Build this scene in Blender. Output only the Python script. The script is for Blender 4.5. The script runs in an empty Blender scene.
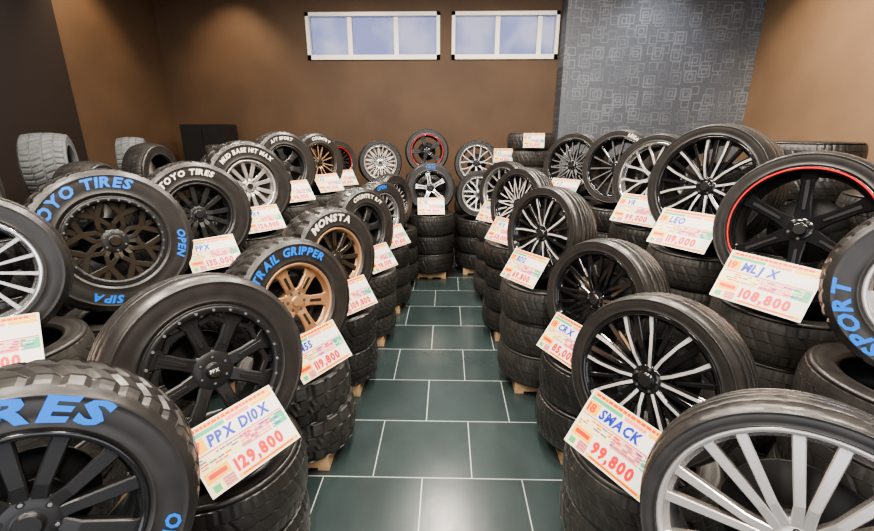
import bpy, math, random
from math import sin, cos, pi, radians, atan2, hypot, tan
from mathutils import Vector, Matrix
random.seed(7)
S = bpy.context.scene
COL = S.collection

# ---------------------------------------------------------------- materials
def mat(name, color, rough=0.5, metal=0.0, coat=0.0, spec=0.5, noise=None, bump=0.0, bscale=60):
    m = bpy.data.materials.new(name); m.use_nodes = True
    nt = m.node_tree; b = nt.nodes['Principled BSDF']
    b.inputs['Base Color'].default_value = (*color, 1)
    b.inputs['Roughness'].default_value = rough
    b.inputs['Metallic'].default_value = metal
    b.inputs['Coat Weight'].default_value = coat
    b.inputs['Coat Roughness'].default_value = 0.08
    b.inputs['Specular IOR Level'].default_value = spec
    if noise or bump:
        tc = nt.nodes.new('ShaderNodeTexCoord')
        n = nt.nodes.new('ShaderNodeTexNoise'); n.inputs['Scale'].default_value = bscale
        n.inputs['Detail'].default_value = 4
        nt.links.new(tc.outputs['Object'], n.inputs['Vector'])
        if noise:
            r = nt.nodes.new('ShaderNodeValToRGB')
            r.color_ramp.elements[0].color = (*color, 1); r.color_ramp.elements[1].color = (*noise, 1)
            r.color_ramp.elements[0].position = .35; r.color_ramp.elements[1].position = .7
            nt.links.new(n.outputs['Fac'], r.inputs['Fac']); nt.links.new(r.outputs['Color'], b.inputs['Base Color'])
        if bump:
            bp = nt.nodes.new('ShaderNodeBump'); bp.inputs['Strength'].default_value = bump
            bp.inputs['Distance'].default_value = .01
            nt.links.new(n.outputs['Fac'], bp.inputs['Height']); nt.links.new(bp.outputs['Normal'], b.inputs['Normal'])
    return m
M = {}
M['rubber'] = mat('tire_rubber', (.016,.015,.0145), .34, spec=.55, noise=(.028,.026,.024), bscale=9)
M['rubber2'] = mat('tire_rubber_dusty', (.024,.023,.021), .43, spec=.5, noise=(.040,.037,.034), bscale=12)
M['rubbergrey'] = mat('tire_rubber_grey', (.07,.074,.078), .6, noise=(.11,.115,.12), bscale=14)
M['gloss'] = mat('rim_gloss_black', (.009,.009,.010), .13, 0, .5)
M['matte'] = mat('rim_satin_black', (.022,.022,.023), .33, .3)
M['alu'] = mat('rim_machined_aluminium', (.88,.86,.84), .25, .6)
M['silver'] = mat('rim_silver_paint', (.54,.51,.49), .26, .7, .5)
M['chrome'] = mat('rim_polished_lip', (.85,.85,.86), .13, .9)
M['gun'] = mat('rim_gunmetal', (.26,.26,.27), .26, .65)
M['bronze'] = mat('rim_bronze', (.42,.245,.135), .30, .5)
M['dbronze'] = mat('rim_dark_bronze', (.042,.034,.024), .28, .5)
M['redr'] = mat('rim_red', (.60,.012,.015), .3)
M['blue'] = mat('letter_blue', (.003,.15,.62), .45)
M['white'] = mat('letter_white', (.72,.68,.60), .6)
M['dark'] = mat('recess_shade_black', (.004,.004,.004), .6)  # near-black paints the shade of slots, lug holes and barrel depth
M['card'] = mat('card_white', (.66,.64,.59), .35)
M['pred'] = mat('print_red', (.62,.008,.008), .35)
M['pblue'] = mat('print_blue', (.006,.02,.36), .35)
M['pyel'] = mat('print_yellow', (.80,.42,.01), .35)
M['pgreen'] = mat('print_green', (.04,.36,.17), .35)
M['pgrey'] = mat('print_grey', (.15,.15,.19), .35)
M['ppink'] = mat('print_pink', (.72,.20,.17), .35)
M['pcream'] = mat('print_cream', (.78,.64,.22), .35)
M['wood'] = mat('pallet_wood', (.42,.27,.14), .7, noise=(.55,.38,.22), bscale=14, bump=.3)
M['frame'] = mat('window_frame_white', (.75,.72,.66), .4)
M['black'] = mat('cabinet_black', (.012,.012,.013), .4)
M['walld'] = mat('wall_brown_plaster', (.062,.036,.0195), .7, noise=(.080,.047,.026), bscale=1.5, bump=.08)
M['wall_lit'] = mat('wall_brown_plaster_lit', (.150,.098,.062), .7, noise=(.175,.117,.075), bscale=1.5, bump=.08)  # brown plaster with a paler base, carrying warm light on the right wall
M['wallb'] = mat('pillar_black_panel', (.018,.013,.011), .5)
M['ceil'] = mat('ceiling_dark', (.08,.06,.05), .8)
M['lampbody'] = mat('lamp_housing', (.6,.6,.6), .5)

def floor_mat():
    m = bpy.data.materials.new('floor_slate_tile'); m.use_nodes = True
    nt = m.node_tree; b = nt.nodes['Principled BSDF']
    tc = nt.nodes.new('ShaderNodeTexCoord'); mp = nt.nodes.new('ShaderNodeMapping')
    mp.inputs['Location'].default_value = (-.163+12, .575+.535*20, 0)
    br = nt.nodes.new('ShaderNodeTexBrick'); br.offset = .5; br.offset_frequency = 2; br.squash = 1
    br.inputs['Scale'].default_value = 1; br.inputs['Brick Width'].default_value = .6
    br.inputs['Row Height'].default_value = .535; br.inputs['Mortar Size'].default_value = .0030
    br.inputs['Mortar Smooth'].default_value = .1; br.inputs['Bias'].default_value = 0
    br.inputs['Color1'].default_value = (.022,.033,.034,1); br.inputs['Color2'].default_value = (.029,.042,.043,1)
    br.inputs['Mortar'].default_value = (.38,.41,.40,1)
    n = nt.nodes.new('ShaderNodeTexNoise'); n.inputs['Scale'].default_value = 3.5; n.inputs['Detail'].default_value = 7
    n.inputs['Roughness'].default_value = .65
    mx = nt.nodes.new('ShaderNodeMix'); mx.data_type = 'RGBA'; mx.blend_type = 'MULTIPLY'; mx.inputs[0].default_value = .7
    rp = nt.nodes.new('ShaderNodeValToRGB'); rp.color_ramp.elements[0].color = (.6,.6,.6,1); rp.color_ramp.elements[1].color = (1.3,1.3,1.3,1)
    L = nt.links.new
    L(tc.outputs['Object'], mp.inputs['Vector']); L(mp.outputs['Vector'], br.inputs['Vector'])
    L(tc.outputs['Object'], n.inputs['Vector']); L(n.outputs['Fac'], rp.inputs['Fac'])
    L(br.outputs['Color'], mx.inputs[6]); L(rp.outputs['Color'], mx.inputs[7]); L(mx.outputs[2], b.inputs['Base Color'])
    b.inputs['Roughness'].default_value = .23
    bp = nt.nodes.new('ShaderNodeBump'); bp.inputs['Strength'].default_value = .2; bp.inputs['Distance'].default_value = .01
    L(n.outputs['Fac'], bp.inputs['Height']); L(bp.outputs['Normal'], b.inputs['Normal'])
    return m
M['floor'] = floor_mat()

def wallpaper():
    m = bpy.data.materials.new('wallpaper_slate_squares'); m.use_nodes = True
    nt = m.node_tree; b = nt.nodes['Principled BSDF']; L = nt.links.new
    tc = nt.nodes.new('ShaderNodeTexCoord'); sp = nt.nodes.new('ShaderNodeSeparateXYZ'); cb = nt.nodes.new('ShaderNodeCombineXYZ')
    L(tc.outputs['Object'], sp.inputs[0]); L(sp.outputs['X'], cb.inputs['X']); L(sp.outputs['Z'], cb.inputs['Y'])
    prev = None
    for sc, lo, hi, off in ((3.2,.25,.315,0),(4.6,.25,.32,5.3),(3.2,.10,.16,0)):
        mp = nt.nodes.new('ShaderNodeMapping'); mp.inputs['Location'].default_value = (off, off*.7, 0)
        v = nt.nodes.new('ShaderNodeTexVoronoi'); v.voronoi_dimensions = '2D'; v.distance = 'CHEBYCHEV'
        v.inputs['Scale'].default_value = sc; v.inputs['Randomness'].default_value = .55
        L(cb.outputs[0], mp.inputs['Vector']); L(mp.outputs[0], v.inputs['Vector'])
        a = nt.nodes.new('ShaderNodeMath'); a.operation = 'GREATER_THAN'; a.inputs[1].default_value = lo
        c = nt.nodes.new('ShaderNodeMath'); c.operation = 'LESS_THAN'; c.inputs[1].default_value = hi
        d = nt.nodes.new('ShaderNodeMath'); d.operation = 'MULTIPLY'
        L(v.outputs['Distance'], a.inputs[0]); L(v.outputs['Distance'], c.inputs[0]); L(a.outputs[0], d.inputs[0]); L(c.outputs[0], d.inputs[1])
        if prev is None: prev = d
        else:
            e = nt.nodes.new('ShaderNodeMath'); e.operation = 'MAXIMUM'; L(prev.outputs[0], e.inputs[0]); L(d.outputs[0], e.inputs[1]); prev = e
    n = nt.nodes.new('ShaderNodeTexNoise'); n.inputs['Scale'].default_value = 2.2; n.inputs['Detail'].default_value = 6; L(tc.outputs['Object'], n.inputs['Vector'])
    rp = nt.nodes.new('ShaderNodeMapRange'); rp.inputs[1].default_value=.35; rp.inputs[2].default_value=.7; rp.inputs[3].default_value=.12; rp.inputs[4].default_value=.8
    L(n.outputs['Fac'], rp.inputs[0])
    f = nt.nodes.new('ShaderNodeMath'); f.operation = 'MULTIPLY'; L(prev.outputs[0], f.inputs[0]); L(rp.outputs[0], f.inputs[1])
    n2 = nt.nodes.new('ShaderNodeTexNoise'); n2.inputs['Scale'].default_value = 30; L(tc.outputs['Object'], n2.inputs['Vector'])
    b2 = nt.nodes.new('ShaderNodeMix'); b2.data_type='RGBA'; b2.inputs[6].default_value=(.055,.062,.076,1); b2.inputs[7].default_value=(.11,.12,.14,1); L(n2.outputs['Fac'], b2.inputs[0])
    mx = nt.nodes.new('ShaderNodeMix'); mx.data_type = 'RGBA'
    L(b2.outputs[2], mx.inputs[6]); mx.inputs[7].default_value = (.20,.215,.24,1)
    L(f.outputs[0], mx.inputs[0]); L(mx.outputs[2], b.inputs['Base Color']); b.inputs['Roughness'].default_value = .6
    return m
M['paper'] = wallpaper()

# ---------------------------------------------------------------- mesh builder
class MB:
    def __init__(s): s.v=[]; s.f=[]; s.m=[]; s.s=[]; s.mats=[]
    def mi(s, k):
        if k not in s.mats: s.mats.append(k)
        return s.mats.index(k)
    def face(s, idx, k, sm=False): s.f.append(idx); s.m.append(s.mi(k)); s.s.append(sm)
    def revolve(s, prof, seg, k, sm=True, loop=False):
        b=len(s.v); n=len(prof)
        for i in range(seg):
            a=2*pi*i/seg
            for r,z in prof: s.v.append((r*cos(a), r*sin(a), z))
        for i in range(seg):
            j=(i+1)%seg
            for q in range(n if loop else n-1):
                p=(q+1)%n
                s.face((b+i*n+q, b+i*n+p, b+j*n+p, b+j*n+q), k, sm)
    def box(s, x0,x1,y0,y1,z0,z1,k, R=None):
        b=len(s.v)
        for z in (z0,z1):
            for x,y in ((x0,y0),(x1,y0),(x1,y1),(x0,y1)):
                p=(x,y,z)
                if R: p=tuple(R@Vector(p))
                s.v.append(p)
        for f in ((3,2,1,0),(4,5,6,7),(0,1,5,4),(1,2,6,5),(2,3,7,6),(3,0,4,7)):
            s.face(tuple(b+i for i in f), k)
    def cyl(s, x,y,r,z0,z1,k,seg=12, r1=None):
        if r1 is None: r1=r
        b=len(s.v)
        for z,rr in ((z0,r),(z1,r1)):
            for i in range(seg):
                a=2*pi*i/seg; s.v.append((x+rr*cos(a), y+rr*sin(a), z))
        for i in range(seg):
            j=(i+1)%seg; s.face((b+i,b+j,b+seg+j,b+seg+i),k,True)
        s.face(tuple(b+seg+i for i in range(seg)),k)
    wm=1.0
    def spoke(s, pts, ang, t, kf, ks, ch=.004):
        b=len(s.v); n=len(pts); c0,s0=cos(ang),sin(ang)
        for i,(x,y,w,z) in enumerate(pts):
            a=pts[max(0,i-1)]; c=pts[min(n-1,i+1)]
            dx,dy=c[0]-a[0],c[1]-a[1]; l=hypot(dx,dy) or 1; nx,ny=-dy/l,dx/l
            h=w/2*s.wm
            for o,zz in ((-(h-ch),z),((h-ch),z),(h,z-ch),(h*.75,z-t),(-h*.75,z-t),(-h,z-ch)):
                px,py=x+nx*o,y+ny*o
                s.v.append((px*c0-py*s0, px*s0+py*c0, zz))
        for i in range(n-1):
            for q in range(6):
                p=(q+1)%6
                s.face((b+i*6+q, b+i*6+6+q, b+i*6+6+p, b+i*6+p), kf if q==0 else ks)
        s.face(tuple(b+q for q in range(6)),ks); s.face(tuple(b+(n-1)*6+5-q for q in range(6)),ks)
    def add(s, verts, faces, k, X=None):
        b=len(s.v)
        for v in verts:
            s.v.append(tuple(X@Vector(v)) if X else tuple(v))
        for f in faces: s.face(tuple(b+i for i in f),k)
    def mesh(s, name):
        me=bpy.data.meshes.new(name); me.from_pydata(s.v,[],s.f)
        for k in s.mats: me.materials.append(M[k])
        me.polygons.foreach_set('material_index', s.m); me.polygons.foreach_set('use_smooth', s.s)
        me.update(); return me
def obj(name, me, parent=None, X=None):
    o=bpy.data.objects.new(name, me); COL.objects.link(o)
    if parent: o.parent=parent
    if X is not None: o.matrix_local=X
    return o

# ---------------------------------------------------------------- text glyph cache
G={}
def glyph(ch,off=.018):
    key=(ch,off)
    if key in G: return G[key]
    cu=bpy.data.curves.new('g','FONT'); cu.body=ch; cu.size=1; cu.resolution_u=2; cu.offset=off
    o=bpy.data.objects.new('g',cu); COL.objects.link(o)
    me=bpy.data.meshes.new_from_object(o)
    vs=[tuple(v.co) for v in me.vertices]; fs=[tuple(p.vertices) for p in me.polygons]
    bpy.data.objects.remove(o); bpy.data.curves.remove(cu); bpy.data.meshes.remove(me)
    if vs:
        x0=min(v[0] for v in vs); x1=max(v[0] for v in vs)
        vs=[(v[0]-x0,v[1],v[2]) for v in vs]; w=x1-x0
    else: w=.3
    G[key]=(vs,fs,w); return G[key]
def text_flat(mb, txt, x, y, size, k, z, sx=1.0, shear=0, off=.03):
    for ch in txt:
        vs,fs,w=glyph(ch,off)
        mb.add([((v[0]+v[1]*shear)*size*sx+x, v[1]*size+y, z) for v in vs], fs, k)
        x+=(w+.07)*size*sx
    return x
def text_arc(mb, txt, r, size, centre, k, z, sx=1.0, off=.045, shear=.18):
    ws=[(glyph(c,off)[2]+.08)*size*sx for c in txt]; tot=sum(ws); a=centre+tot/2/r
    for ch,w in zip(txt,ws):
        vs,fs,gw=glyph(ch,off); am=a-w/2/r; a-=w/r
        out=[]
        for v in vs:
            t=am-((v[0]-gw/2+(v[1]-.35)*shear)*size*sx)/r; rr=r+(v[1]-.35)*size
            out.append((rr*cos(t), rr*sin(t), z))
        mb.add(out,fs,k)

# ---------------------------------------------------------------- tire
def tire_mesh(name,R,W,rr,style,k='rubber'):
    H=R-rr; mb=MB()
    road = style=='road'
    if road: style='hwy'
    seg={'hwy':150,'at':144,'mt':120}[style]
    if road: seg=180
    side=[(rr-.004,.38),(rr+.03*H,.445),(rr+.10*H,.468),(rr+.12*H,.482),(rr+.15*H,.482),(rr+.17*H,.474),(rr+.35*H,.497),(rr+.60*H,.50),(rr+.68*H,.496),(rr+.70*H,.504),(rr+.73*H,.504),(rr+.75*H,.490)]
    if not road: side.append((rr+.86*H,.468))
    ribs={'hwy':[(.43,.24),(.225,.02),(-.0,-.205),(-.22,-.43)],
          'at':[(.455,.27),(.23,.03),(-.03,-.23),(-.27,-.455)],
          'mt':[(.46,.20),(.16,-.16),(-.20,-.46)]}[style]
    if road: ribs=[(.41,.25),(.225,.08),(.055,-.055),(-.08,-.225),(-.25,-.41)]
    gd={'hwy':.006,'at':.009,'mt':.012}[style]
    gz={'hwy':.003,'at':.008,'mt':.008}[style]
    if road: gz=.006
    shr = R-.026 if road else (R-.10*H if style!='hwy' else R-.030)
    shz = .455
    def crown(z): return R-.016*(abs(z)/.44)**2.4
    prof=[(r,z,'s',0) for r,z in side]
    prof.append((shr,shz,'sh',0))
    for q,(za,zb) in enumerate(ribs):
        if q>0: prof.append((crown(za)-gd,za+gz,'g',q)); 
        prof.append((crown(za),za,'t',q))
        prof.append((crown((za+zb)/2),(za+zb)/2,'t',q))
        prof.append((crown(zb),zb,'t',q))
        if q<len(ribs)-1: prof.append((crown(zb)-gd,zb-gz,'g',q))
    prof.append((shr,-shz,'sh',len(ribs)-1))
    prof+=[(r,-z,'s',0) for r,z in reversed(side)]
    prof+=[(rr+.004,-.34,'i',0),(rr+.5*H,-.42,'i',0),(R-.03,-.36,'i',0),(R-.03,.36,'i',0),(rr+.5*H,.42,'i',0),(rr+.004,.34,'i',0)]
    n=len(prof); nr=len(ribs)-1
    for i in range(seg):
        a=2*pi*i/seg; c,s_=cos(a),sin(a)
        for (r,z,kd,q) in prof:
            edge = q in (0,nr)
            if kd in ('t','sh'):
                sk = int(round(z*10)) if not edge else 0
                if road:
                    if edge and kd=='t' and i%3==0: r-=.0013
                    elif not edge and kd=='t' and (i+sk)%6==0 and q!=nr//2: r-=.002
                elif style=='hwy':
                    if edge and (i%3==0): r-=.0030
                    elif not edge and kd=='t' and ((i+sk)%5==0): r-=.004
                elif style=='at':
                    if ((i+q*2+sk)%4==0): r-=.008 if kd=='t' else .004
                else:
                    if ((i+q*3)%6 in (0,1) if edge else (i+sk*2)%5==0): r-=.013 if kd=='t' else .010
            mb.v.append((r*c,r*s_,z*W))
    for i in range(seg):
        j=(i+1)%seg
        for q in range(n):
            p=(q+1)%n; kd=(prof[q][2],prof[p][2])
            sm = kd in (('s','s'),('i','i')) or (road and 'g' not in kd)
            mb.face((i*n+q,i*n+p,j*n+p,j*n+q),k,sm)
    return mb.mesh(name)

# ---------------------------------------------------------------- rims
def rim_mesh(name, rr, W, style, ks, kf, klip, kcap='matte', n=None, ring=None, depth=.03, wm=1.0):
    mb=MB(); mb.wm=wm; zf=.455*W; bz=-.45*W
    mb.revolve([(rr+.004,.40*W),(rr+.007,zf-.002),(rr+.003,zf+.002),(rr-.008,zf),(rr-.012,zf-.008)],96,klip)
    mb.revolve([(rr-.012,zf-.008),(rr-.016,zf-depth),(rr-.026,zf-depth-.012)],96,klip)
    mb.revolve([(rr-.026,zf-depth-.012),(rr-.036,0),(rr-.030,bz*.8),(rr,bz),(rr+.004,bz*.9)],72,'gun' if ks in('silver','alu') else 'matte')
    if ring: mb.revolve([(rr+.001,zf+.0035),(rr-.007,zf+.003)],96,ring)
    rs=rr-.018; ze=zf-depth+.004; zh=zf-depth-.012; rh=.062
    T=.032
    nl=5
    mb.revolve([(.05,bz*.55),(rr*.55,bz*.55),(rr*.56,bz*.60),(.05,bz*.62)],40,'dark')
    def bolts(N,rad,kb='gun'):
        mb.revolve([(rr-.004,zf+.001),(rr-.008,zf+.004),(rr-.026,zf+.001),(rr-.028,zf-.012)],96,klip)
        for i in range(N):
            a=2*pi*i/N; mb.cyl(rad*cos(a),rad*sin(a),.0058,zf,zf+.007,kb,6)
    if style=='six':
        nl=6; rh=.076
        for i in range(6):
            a=i*pi/3+.2
            mb.spoke([(.05,0,.078,zh),(rs*.45,0,.062,zh+.012),(rs*.82,0,.070,ze),(rs+.008,0,.105,ze-.004)],a,T,kf,ks,.007)
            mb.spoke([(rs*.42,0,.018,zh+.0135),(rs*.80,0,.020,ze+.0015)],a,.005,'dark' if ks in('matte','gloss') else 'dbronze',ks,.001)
    elif style=='sixY':
        nl=6; rh=.07
        for i in range(6):
            a=i*pi/3
            for sg in (-1,1):
                mb.spoke([(.045,sg*.014,.036,zh),(rs*.45,sg*.022,.034,zh+.012),(rs+.006,sg*rs*.26,.040,ze)],a,T,kf,ks)
    elif style=='trap':
        nl=6; rh=.082
        for i in range(8):
            a=i*pi/4+.12
            mb.spoke([(.06,0,.058,zh),(rs*.52,0,.050,zh+.012),(rs*.78,0,.056,ze),(rs*.90,0,.085,ze),(rs+.004,0,.115,ze-.003)],a,T,kf,ks,.006)
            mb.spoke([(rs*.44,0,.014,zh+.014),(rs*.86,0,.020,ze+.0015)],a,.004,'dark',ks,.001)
            for sg in (-1,1):
                mb.spoke([(rs*.80,sg*.030,.022,ze),(rs*.88*cos(pi/8),sg*rs*.88*sin(pi/8),.026,ze-.002)],a,.026,kf,ks)
            mb.spoke([(rs*.80,0,.026,ze-.004),(rs+.002,0,.036,ze-.004)],a+pi/8,.024,kf,ks)
        bolts(24,rr-.017)
    elif style=='honey':
        nl=6; N=8; rh=.072
        for i in range(N):
            a=i*2*pi/N; h=pi/N
            for sg in (-1,1):
                x1,y1=rs*.66*cos(h),sg*rs*.66*sin(h)
                mb.spoke([(.055,sg*.006,.030,zh),(rs*.42,sg*.014,.028,zh+.008),(x1,y1,.032,ze-.006)],a,.028,kf,ks)
                mb.spoke([(x1,y1,.032,ze-.006),(rs*.99,sg*.018,.036,ze)],a,.028,kf,ks)
            mb.spoke([(rs*.55,0,.022,zh+.006),(rs*.99,0,.038,ze-.004)],a+pi/N,.028,kf,ks)
        bolts(30,rr-.017)
    elif style=='mesh':
        N=n or 10
        for i in range(N):
            a=i*2*pi/N; h=pi/N
            for sg in (-1,1):
                mb.spoke([(.05,sg*.003,.022,zh),(rs*.45,sg*rs*.45*sin(h)*.5,.018,zh+.012),(rs*cos(h),sg*rs*sin(h)*.98,.020,ze)],a,.028,kf,ks,.003)
            mb.spoke([(rs*.55,0,.015,zh+.008),(rs,0,.018,ze)],a,.02,kf,ks,.002)
    elif style=='twin':
        N=n or 7
        for i in range(N):
            a=i*2*pi/N
            for sg in (-1,1):
                mb.spoke([(.045,sg*.010,.019,zh),(rs*.4,sg*.014,.017,zh+.012),(rs+.004,sg*rs*1.35/N,.021,ze)],a,T,kf,ks,.003)
    elif style=='fork':
        N=n or 7
        for i in range(N):
            a=i*2*pi/N
            mb.spoke([(.045,0,.038,zh),(rs*.5,0,.032,zh+.010)],a,T,kf,ks)
            for sg in (-1,1):
                mb.spoke([(rs*.44,sg*.006,.021,zh+.010),(rs*.7,sg*rs*.11,.020,ze-.002),(rs+.004,sg*rs*.26,.024,ze)],a,.026,kf,ks,.003)
    elif style=='multi':
        N=n or 20
        for i in range(N):
            a=i*2*pi/N
            mb.spoke([(.05,0,.014,zh),(rs*.5,0,.014,zh+.010),(rs+.004,0,.020,ze)],a,.026,kf,ks,.002)
    elif style=='swirl':
        N=n or 6
        for i in range(N):
            a=i*2*pi/N
            for sg in (-1,1):
                mb.spoke([(.05,sg*.010,.026,zh-.002),(rs*.42,sg*rs*.09,.026,zh+.010),(rs*.75,sg*rs*.20,.028,ze-.002),(rs+.003,sg*rs*.32,.036,ze-.002)],a,.03,ks,ks,.003)
                mb.spoke([(.06,sg*.012,.016,zh+.001),(rs*.42,sg*rs*.095,.015,zh+.013),(rs*.75,sg*rs*.21,.015,ze+.001),(rs+.001,sg*rs*.33,.019,ze+.001)],a,.006,kf,ks,.001)
            mb.spoke([(.05,0,.026,zh-.004),(rs*.5,.004,.022,zh+.006),(rs+.003,.012,.028,ze-.004)],a+pi/N,.03,ks,ks,.003)
            mb.spoke([(rs*.45,0,.018,zh+.004),(rs+.003,0,.022,ze-.004)],a,.03,ks,ks,.003)
    elif style=='five':
        N=n or 5
        for i in range(N):
            a=i*2*pi/N+.3
            mb.spoke([(.04,0,.080,zh),(rs*.45,0,.058,zh+.012),(rs*.8,0,.058,ze),(rs+.006,0,.085,ze)],a,T,kf,ks,.006)
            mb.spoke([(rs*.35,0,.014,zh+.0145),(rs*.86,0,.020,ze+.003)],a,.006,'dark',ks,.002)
    mb.revolve([(0,zh+.014),(.024,zh+.014),(.029,zh+.010),(.031,zh+.004),(.036,zh+.004),(rh-.006,zh+.003),(rh+.004,zh-.006),(rh+.006,zh-.03),(rh,-.03*W),(0,-.03*W)],40,ks)
    mb.cyl(0,0,.026,zh+.010,zh+.0165,kcap,24)
    pr=.047 if rh<.065 else .054
    for i in range(nl):
        a=2*pi*i/nl+.3
        mb.cyl(pr*cos(a),pr*sin(a),.0088,zh,zh+.0045,'dark',12)  # raised disc, coloured like the shade inside a lug hole
        mb.cyl(pr*cos(a),pr*sin(a),.005,zh,zh+.0055,'gun',6)
    return mb.mesh(name)

# ---------------------------------------------------------------- stacks / pallets
TW=.225
STK={s:[tire_mesh('stack_tire_'+s+k, .345, TW, rr, s, k) for k,rr in (('rubber',.215),('rubber2',.225))] for s in ('hwy','at','mt')}
def pallet_mesh():
    mb=MB(); h=.225
    for y in (-h,-.03,h-.06): mb.box(-h,h,y,y+.06,.018,.082,'wood')
    for i in range(5):
        x=-h+i*(2*h-.07)/4; mb.box(x,x+.07,-h,h,.082,.1,'wood')
    for x in (-h,-.035,h-.07): mb.box(x,x+.07,-h,h,0,.018,'wood')
    return mb.mesh('pallet_mesh')
PAL=pallet_mesh()
def stack(x,y,top,style='hwy',rs=.345,pal=True,n=None):
    if pal: obj('wooden_pallet',PAL,X=Matrix.Translation((x,y,0)))
    base=.1 if pal else 0
    n=n or max(1,round((top-base)/.235)); w=(top-base)/n
    e=bpy.data.objects.new('tire_stack',None); COL.objects.link(e); e.location=(x,y,0); e.empty_display_size=.2
    me=random.choice(STK[style])
    for i in range(n):
        sc=rs/.345*random.uniform(.98,1.015)
        o=obj('tire_%d'%(i+1),me,e)
        o.location=(random.uniform(-.012,.012),random.uniform(-.012,.012),base+(i+.5)*w)
        o.rotation_euler=(0,0,random.uniform(0,6.28)); o.scale=(sc,sc,w/TW/1.008)
    return e

# ---------------------------------------------------------------- price signs
def sign_mesh(name, model, price, size='17', scale=1.15):
    mb=MB(); w,h=.36,.25
    mb.box(-w/2,w/2,-h/2,h/2,-.0015,.0015,'card')
    z=.0019
    def q(x0,x1,y0,y1,k,zz=z): mb.add([(x0,y0,zz),(x1,y0,zz),(x1,y1,zz),(x0,y1,zz)],[(0,1,2,3)],k)
    q(-.172,.172,.102,.120,'pyel')
    x=-.160
    while x<.14:
        l=random.uniform(.008,.02); q(x,x+l,.106,.116,'pred',z+.0003); x+=l+.004
    q(-.172,-.03,.084,.099,'pgreen'); q(-.02,.07,.084,.099,'ppink'); q(.08,.172,.084,.099,'pyel')
    q(-.172,-.118,.028,.080,'pyel'); text_flat(mb,size,-.168,.036,.050,'pred',z+.0004)
    text_flat(mb,model,-.11,.034,.058,'pblue',z+.0004,.82,.15,off=.045)
    q(-.172,.172,.018,.022,'pred')
    q(-.172,-.02,-.034,.015,'pcream'); q(-.015,.105,-.034,.015,'ppink',z-.0001); q(.110,.172,-.034,.015,'pgreen')
    for r in range(4):
        y=.006-r*.011; x=-.168
        while x<.145:
            l=random.uniform(.008,.03); q(x,min(x+l,.168),y,y+.005,random.choice(['pgrey','card','pblue','pred','card','card']),z+.0003); x+=l+.004
    q(-.172,-.085,-.078,-.038,'pyel'); q(-.160,-.095,-.066,-.050,'pred',z+.0003)
    q(-.172,-.13,-.120,-.082,'pcream'); q(-.164,-.138,-.114,-.090,'pgreen',z+.0003)
    q(-.125,-.082,-.120,-.082,'ppink')
    for r in range(3): q(-.121,-.086,-.090-r*.011,-.086-r*.011,'pgrey',z+.0003)
    text_flat(mb,price,-.070,-.094,.064,'pred',z+.0004,.84,off=.055)
    q(-.075,.172,-.119,-.106,'pyel'); q(-.06,.15,-.115,-.110,'pred',z+.0003)
    mb.v=[(a*scale,b*scale,c) for a,b,c in mb.v]
    return mb.mesh(name)
def sign(P,a,tilt,roll,model,price,size='17',scale=1.15):
    me=sign_mesh('price_sign_mesh',model,price,size,scale)
    t=radians(tilt); a=radians(a)
    z=Vector((sin(a)*cos(t),-cos(a)*cos(t),sin(t))); x=Vector((cos(a),sin(a),0)); y=z.cross(x)
    R=Matrix((x,y,z)).transposed().to_4x4() @ Matrix.Rotation(radians(roll),4,'Z')
    obj('price_sign',me,X=Matrix.Translation(P)@R)

# ---------------------------------------------------------------- display wheels
def wheel(x,y,z,R,W,rr,a,tread,style,ks,kf,klip,letters=None,sgn=None,tilt=8,spin=None,stk='hwy',srs=.345,kcap='matte',n=None,ring=None,rub='rubber',depth=.03,do_stack=True,soff=(0,.64),hub=None,stilt=36,ssc=None,wm=1.0,side=0):
    t=radians(tilt); ar=radians(a)
    zz=Vector((sin(ar)*cos(t),-cos(ar)*cos(t),sin(t))); xx=Vector((cos(ar),sin(ar),0)); yy=zz.cross(xx)
    e=bpy.data.objects.new('car_wheel',None); COL.objects.link(e); e.empty_display_size=.2
    e.matrix_world=Matrix.Translation((x,y,z))@Matrix((xx,yy,zz)).transposed().to_4x4()
    sp=Matrix.Rotation(random.uniform(0,6.28) if spin is None else spin,4,'Z')
    obj('tire',tire_mesh('tire_mesh',R,W,rr,tread,rub),e)
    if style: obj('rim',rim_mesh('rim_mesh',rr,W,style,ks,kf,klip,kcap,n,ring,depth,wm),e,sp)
    if letters or hub:
        mb=MB(); rm=rr+(R-rr)*.49
        for txt,size,cen,k,sx in letters or []: text_arc(mb,txt,rm,size,radians(cen),k,.5*W+.0018,sx)
        if hub: text_flat(mb,hub,-.019,-.006,.020,'white',.455*W-depth-.012+.0175,.9)
        obj('sidewall_lettering',mb.mesh('lettering_mesh'),e)
    top=z-R*cos(t)-W*.46*sin(t)+.006
    if do_stack: stack(x,y,top,stk,srs)
    if sgn:
        f,d=soff; sc=ssc or 1.0
        fwd=W/2+R*d*tan(t)+.125*sc*sin(radians(stilt))+.010+f
        P=Vector((x,y,z))+Vector((sin(ar),-cos(ar),0))*fwd+Vector((0,0,-R*d))+xx*side
        sign(P,a,stilt,sgn[3] if len(sgn)>3 else 0,*sgn[:3],scale=sc)

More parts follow.
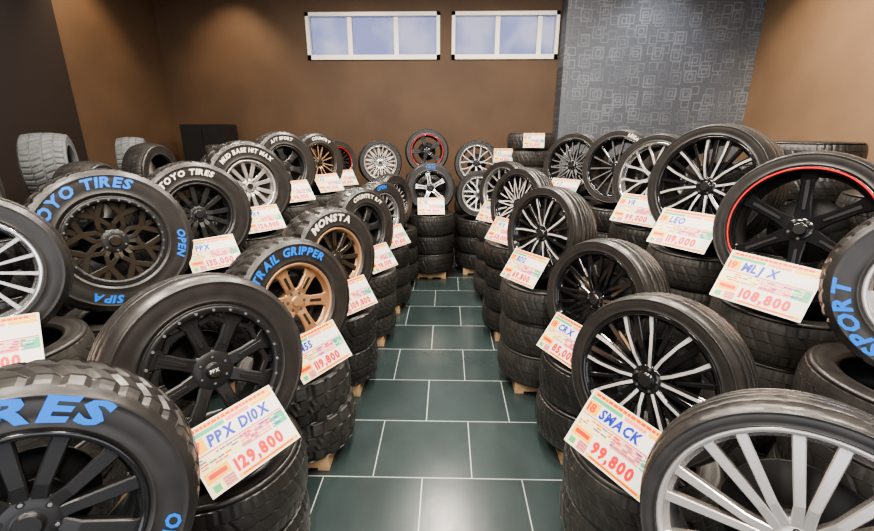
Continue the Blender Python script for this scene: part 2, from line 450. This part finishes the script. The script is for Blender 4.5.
# left inner row
wheel(-1.02,.82,1.105,.36,.25,.232,36,'at','sixY','matte','matte','gloss',[("TIRES",.082,82,'blue',1.5),("TOYO",.080,152,'blue',1.2),("OPEN COUNTRY",.05,-60,'blue',1)],tilt=10,spin=.3)
wheel(-.98,1.54,1.075,.390,.245,.262,50,'road','trap','matte','matte','matte',None,("PPX D10X","129,800","17",6),tilt=12,spin=.1,hub='PPX',soff=(0,.52),stilt=42,ssc=1.02)
wheel(-.94,2.37,1.035,.38,.26,.222,53,'at','six','bronze','bronze','bronze',[("TRAIL GRIPPER",.064,96,'blue',1.05)],("M55","119,800","16",4),stk='mt',tilt=10,kcap='bronze')
wheel(-.90,3.15,1.075,.39,.26,.225,55,'mt','sixY','dbronze','dbronze','bronze',[("MONSTA",.070,95,'white',1.2),("TERRAIN",.05,-90,'white',1.1)],("XR","109,800","16"),stk='at')
wheel(-.83,3.98,1.12,.385,.25,.22,58,'at','six','matte','matte','matte',[("COUNTRY R/T",.05,80,'white',1)],("D8","98,000","16"),stk='at')
wheel(-.76,4.78,1.12,.36,.23,.215,58,'at','twin','gun','gun','gun',[("OPEN",.055,95,'blue',1)],("R7","89,800","16"),stk='hwy')
wheel(-.72,5.56,1.14,.35,.22,.215,60,'road','mesh','gloss','alu','gloss')
# left outer row
wheel(-2.06,1.72,1.42,.345,.23,.235,42,'road','multi','gun','silver','chrome',None,("KE","119,800","16",-4),depth=.05,n=16,soff=(0,.8))
wheel(-1.98,2.43,1.38,.42,.26,.252,50,'at','honey','matte','dbronze','matte',[("TOYO TIRES",.078,114,'blue',1.1),("OPEN",.06,-12,'blue',1),("SIPA",.060,-110,'blue',1.1)],None,tilt=10,kcap='dbronze')
wheel(-1.90,3.18,1.40,.395,.26,.225,48,'at','sixY','matte','matte','matte',[("TOYO TIRES",.055,100,'white',1.1)],("PPX","135,000","17"),stk='at')
wheel(-1.85,3.95,1.515,.41,.27,.225,50,'mt','sixY','silver','silver','silver',[("MUD BASE HIT MAX",.052,90,'white',.95)],("SX9","124,000","16"))
wheel(-1.79,4.73,1.63,.37,.25,.215,52,'at','six','matte','matte','matte',[("A/T SPORT",.045,95,'white',1)],("LD","98,000","16"))
wheel(-1.66,5.55,1.62,.36,.24,.22,52,'at','twin','dbronze','bronze','dbronze',[("COUNTRY",.05,80,'white',1)],("FX","99,000","17"))
wheel(-1.62,6.40,1.57,.32,.20,.21,45,'road','mesh','gloss','gloss','gloss',None,("K2","69,800","15"),ring='redr')
# far end of the aisle
wheel(-.23,6.02,1.255,.345,.22,.22,5,'road','five','gloss','alu','gloss',[("TIRES",.05,90,'blue',1),("TOYO",.05,-90,'blue',1)],("TE","79,800","16"),tilt=6)
wheel(.47,6.22,1.14,.335,.21,.235,-10,'road','fork','gun','alu','silver',None,None,tilt=6,n=8)
wheel(-1.06,6.95,1.53,.345,.21,.25,15,'road','mesh','silver','silver','silver',None,None,tilt=4)
wheel(-.32,7.02,1.70,.345,.21,.25,5,'road','five','gloss','gloss','gloss',None,None,tilt=4,ring='redr')
wheel(.47,7.02,1.52,.355,.21,.265,-5,'road','fork','gloss','silver','silver',None,None,tilt=4,n=7)
# right inner row
wheel(.91,.88,1.00,.365,.22,.305,-36,'road','twin','silver','silver','silver',None,None,tilt=12,n=9,kcap='redr',depth=.015,spin=.2,wm=1.4)
wheel(.91,1.66,.985,.365,.235,.285,-52,'road','swirl','gloss','alu','gloss',None,("SMACK","99,800","18",-6),tilt=10,n=6,depth=.015,soff=(0,.6),ssc=1.08)
wheel(.955,2.45,1.03,.37,.24,.285,-57,'road','mesh','gloss','gloss','gloss',None,("CRX","85,000","18",-4),tilt=8,depth=.018,wm=1.15,side=-.04)
wheel(.78,3.22,1.255,.36,.24,.28,-57,'road','swirl','gloss','alu','gloss',None,("BD2","69,800","17"),tilt=8,depth=.018,n=5)
wheel(.72,4.12,1.33,.35,.22,.27,-55,'road','mesh','gloss','alu','gloss',None,("WX","68,000","17"))
wheel(.69,5.10,1.33,.35,.22,.265,-50,'road','fork','gun','silver','gun',None,("MID","78,000","17"))
# right outer row
wheel(1.81,1.50,1.44,.345,.24,.215,-42,'at','six','silver','silver','silver',[("SPORT",.074,-148,'blue',1.2),("OPEN",.07,40,'blue',1)],None,tilt=8)
wheel(1.84,2.22,1.515,.395,.24,.305,-52,'road','five','gloss','gloss','gloss',None,("MLJ X","108,800","19",-3),ring='redr',tilt=10,n=6,depth=.045,side=-.04,ssc=1.12)
wheel(1.79,2.97,1.64,.41,.26,.315,-58,'road','swirl','gloss','alu','gloss',None,("LEO","119,000","19"),tilt=8,depth=.02,ssc=1.1)
wheel(1.81,3.79,1.61,.375,.24,.29,-54,'road','fork','gun','alu','chrome',None,("VR","99,000","18"),depth=.04,ssc=1.1)
wheel(1.77,4.56,1.64,.38,.23,.29,-50,'road','multi','gloss','gun','gloss',[("LEGAT",.045,60,'white',1)],None,n=14)
wheel(1.52,5.27,1.61,.38,.23,.29,-45,'road','mesh','gloss','gun','gloss',None,("AZ","90,000","18"))

# spare stacks and loose tires in the background
stack(1.25,6.75,1.98,'hwy')
stack(2.0,6.3,1.6,'hwy')
stack(3.0,3.75,1.92,'hwy',.36); stack(3.05,2.9,1.6,'hwy',.36)
stack(3.0,4.6,1.7,'hwy'); stack(2.7,5.5,1.75,'hwy')
sign(Vector((1.22,6.33,1.88)),-10,10,0,"A1","52,000",'15',.8); sign(Vector((.84,6.62,1.66)),-10,10,0,"A2","49,800",'15',.8)
def loose(x,y,z,R,W,a,style,k):
    ar=radians(a)
    zz=Vector((sin(ar),-cos(ar),0)); xx=Vector((cos(ar),sin(ar),0)); yy=zz.cross(xx)
    obj('loose_tire',tire_mesh('loose_tire_mesh',R,W,.2,style,k),X=Matrix.Translation((x,y,z))@Matrix((xx,yy,zz)).transposed().to_4x4())
    stack(x,y,z-R+.004,'hwy')
loose(-3.80,4.15,1.66,.33,.34,122,'at','rubbergrey')
loose(-3.70,5.15,1.62,.32,.27,118,'at','rubbergrey')
loose(-3.1,4.55,1.56,.33,.22,90,'hwy','rubber')
loose(-2.85,5.4,1.52,.33,.22,125,'hwy','rubber')
loose(-3.6,3.2,1.55,.33,.24,125,'at','rubber2')
loose(-2.85,3.4,1.45,.33,.24,100,'hwy','rubber')
loose(-2.55,6.3,1.55,.33,.22,60,'hwy','rubber')

# ---------------------------------------------------------------- room shell
def boxobj(name,x0,x1,y0,y1,z0,z1,k):
    mb=MB(); mb.box(x0,x1,y0,y1,z0,z1,k); return obj(name,mb.mesh(name))
XL,XR,YB,YF,ZC=-5.2,5.2,8.5,-3.0,4.7
boxobj('floor',XL-.2,XR+.2,YF-.2,YB+.2,-.1,0,'floor')
boxobj('ceiling',XL-.2,XR+.2,YF-.2,YB+.2,ZC,ZC+.1,'ceil')
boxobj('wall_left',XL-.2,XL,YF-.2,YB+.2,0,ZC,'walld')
boxobj('wall_right',XR,XR+.2,YF-.2,YB+.2,0,ZC,'wall_lit')
wb=MB(); z0,z1=3.24,4.0
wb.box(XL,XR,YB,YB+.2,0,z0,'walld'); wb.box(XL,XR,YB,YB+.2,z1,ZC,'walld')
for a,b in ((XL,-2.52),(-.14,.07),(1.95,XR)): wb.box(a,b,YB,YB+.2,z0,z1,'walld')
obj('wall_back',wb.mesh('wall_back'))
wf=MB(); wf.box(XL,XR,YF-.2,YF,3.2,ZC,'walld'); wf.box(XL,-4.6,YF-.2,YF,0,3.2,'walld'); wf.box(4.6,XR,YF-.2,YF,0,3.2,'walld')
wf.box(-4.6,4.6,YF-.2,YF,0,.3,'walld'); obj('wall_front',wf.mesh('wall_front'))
mb=MB()
for i in range(6):
    x=-4.6+i*9.14/5; mb.box(x,x+.06,YF-.12,YF-.06,.3,3.2,'frame')
obj('window_3',mb.mesh('shopfront_mullions'))
boxobj('wall_right_feature',1.98,XR,8.1,YB,0,ZC,'paper')
boxobj('pillar',XL,XL+.12,YF,6.15,0,ZC,'wallb')
glass=bpy.data.materials.new('window_frosted_glass'); glass.use_nodes=True
nt=glass.node_tree; nt.nodes.clear(); o=nt.nodes.new('ShaderNodeOutputMaterial')
tr=nt.nodes.new('ShaderNodeBsdfTranslucent'); tp=nt.nodes.new('ShaderNodeBsdfTransparent'); ms=nt.nodes.new('ShaderNodeMixShader')
tc=nt.nodes.new('ShaderNodeTexCoord'); nz=nt.nodes.new('ShaderNodeTexNoise'); nz.inputs['Scale'].default_value=1.6
rp=nt.nodes.new('ShaderNodeValToRGB'); rp.color_ramp.elements[0].color=(.40,.41,.52,1); rp.color_ramp.elements[1].color=(.56,.54,.58,1)
rp.color_ramp.elements[0].position=.4; rp.color_ramp.elements[1].position=.62
nt.links.new(tc.outputs['Object'],nz.inputs['Vector']); nt.links.new(nz.outputs['Fac'],rp.inputs['Fac']); nt.links.new(rp.outputs[0],tp.inputs[0])
tr.inputs[0].default_value=(.45,.47,.55,1); ms.inputs[0].default_value=.2
nt.links.new(tp.outputs[0],ms.inputs[1]); nt.links.new(tr.outputs[0],ms.inputs[2]); nt.links.new(ms.outputs[0],o.inputs[0])
M['glass']=glass
def window(name,xa,xb,bars):
    mb=MB(); f=.06
    for (a,b,c,d) in ((xa,xb,z0,z0+f*1.3),(xa,xb,z1-f,z1),(xa,xa+f,z0,z1),(xb-f,xb,z0,z1)): mb.box(a,b,YB-.03,YB+.12,c,d,'frame')
    for x in bars: mb.box(x-.04,x+.04,YB+.02,YB+.10,z0+f,z1-f,'frame')
    mb.box(xa+f,xb-f,YB+.06,YB+.066,z0+f,z1-f,'glass')
    obj(name,mb.mesh(name))
window('window_1',-2.52,-.14,(-1.75,-.92)); window('window_2',.07,1.95,(.88,1.62))
boxobj('trim_1',XL,1.98,YB-.02,YB,0,.1,'black')
cb=MB(); cb.box(-4.62,-3.86,7.7,8.2,0,2.12,'black'); cb.box(-4.60,-4.25,7.68,7.7,.08,2.05,'black'); cb.box(-4.23,-3.88,7.68,7.7,.08,2.05,'black')
cb.box(-4.28,-4.27,7.66,7.68,1.0,1.2,'gun'); cb.box(-4.21,-4.20,7.66,7.68,1.0,1.2,'gun'); obj('storage_cabinet',cb.mesh('storage_cabinet'))

# ---------------------------------------------------------------- lights
def area(x,y,z,sx,sy,p,c,rot=(0,0,0)):
    l=bpy.data.lights.new('ceiling_light_lamp','AREA'); l.shape='RECTANGLE'; l.size=sx; l.size_y=sy; l.energy=p; l.color=c
    o=bpy.data.objects.new('ceiling_light_lamp',l); COL.objects.link(o); o.location=(x,y,z); o.rotation_euler=rot
    boxobj('ceiling_light',x-sx/2-.03,x+sx/2+.03,y-sy/2-.03,y+sy/2+.03,z+.01,ZC,'lampbody')
for x in (-2.0,.0,2.0):
    for y in (-1.2,1.2,3.4,5.7):
        area(x,y,4.6,.16,.9,84,(1,.90,.78))
def spot(x,y,z,tx,ty,tz,p,c,ang=60,blend=.8):
    l=bpy.data.lights.new('wall_spotlight','SPOT'); l.energy=p; l.color=c; l.spot_size=radians(ang); l.spot_blend=blend; l.shadow_soft_size=.05
    o=bpy.data.objects.new('wall_spotlight',l); COL.objects.link(o); o.location=(x,y,z)
    o.rotation_euler=(Vector((tx,ty,tz))-Vector((x,y,z))).to_track_quat('-Z','Y').to_euler()
W_=(1,.74,.48)
spot(-3.7,7.5,4.55,-3.8,8.5,2.6,110,W_,85)
spot(-1.4,7.3,4.55,-1.4,8.5,2.2,35,W_,90)
spot(1.0,7.3,4.55,1.0,8.5,2.2,35,W_,90)
spot(-4.3,6.6,4.55,-5.2,6.7,2.8,130,W_,80)
spot(3.7,4.8,4.55,5.2,5.3,3.2,520,(1,.80,.58),105)
spot(4.1,7.0,4.55,5.2,7.0,2.4,60,W_,80)
spot(3.4,7.0,4.6,3.4,8.1,2.6,60,(.9,.95,1),90)

w=bpy.data.worlds.new('w'); S.world=w; w.use_nodes=True
bg=w.node_tree.nodes['Background']; bg.inputs[0].default_value=(.88,.91,1,1); bg.inputs[1].default_value=1.5

# ---------------------------------------------------------------- camera
cam=bpy.data.cameras.new('camera'); cam.sensor_width=36; cam.lens=430/874*36; cam.clip_start=.02
co=bpy.data.objects.new('camera',cam); COL.objects.link(co); co.location=(0,0,2.0)
co.rotation_euler=(radians(90-17.3),0,radians(1.3)); S.camera=co
S.view_settings.view_transform='AgX'
try: S.view_settings.look='AgX - Medium High Contrast'
except Exception as ex: print(ex)
S.view_settings.exposure=.85
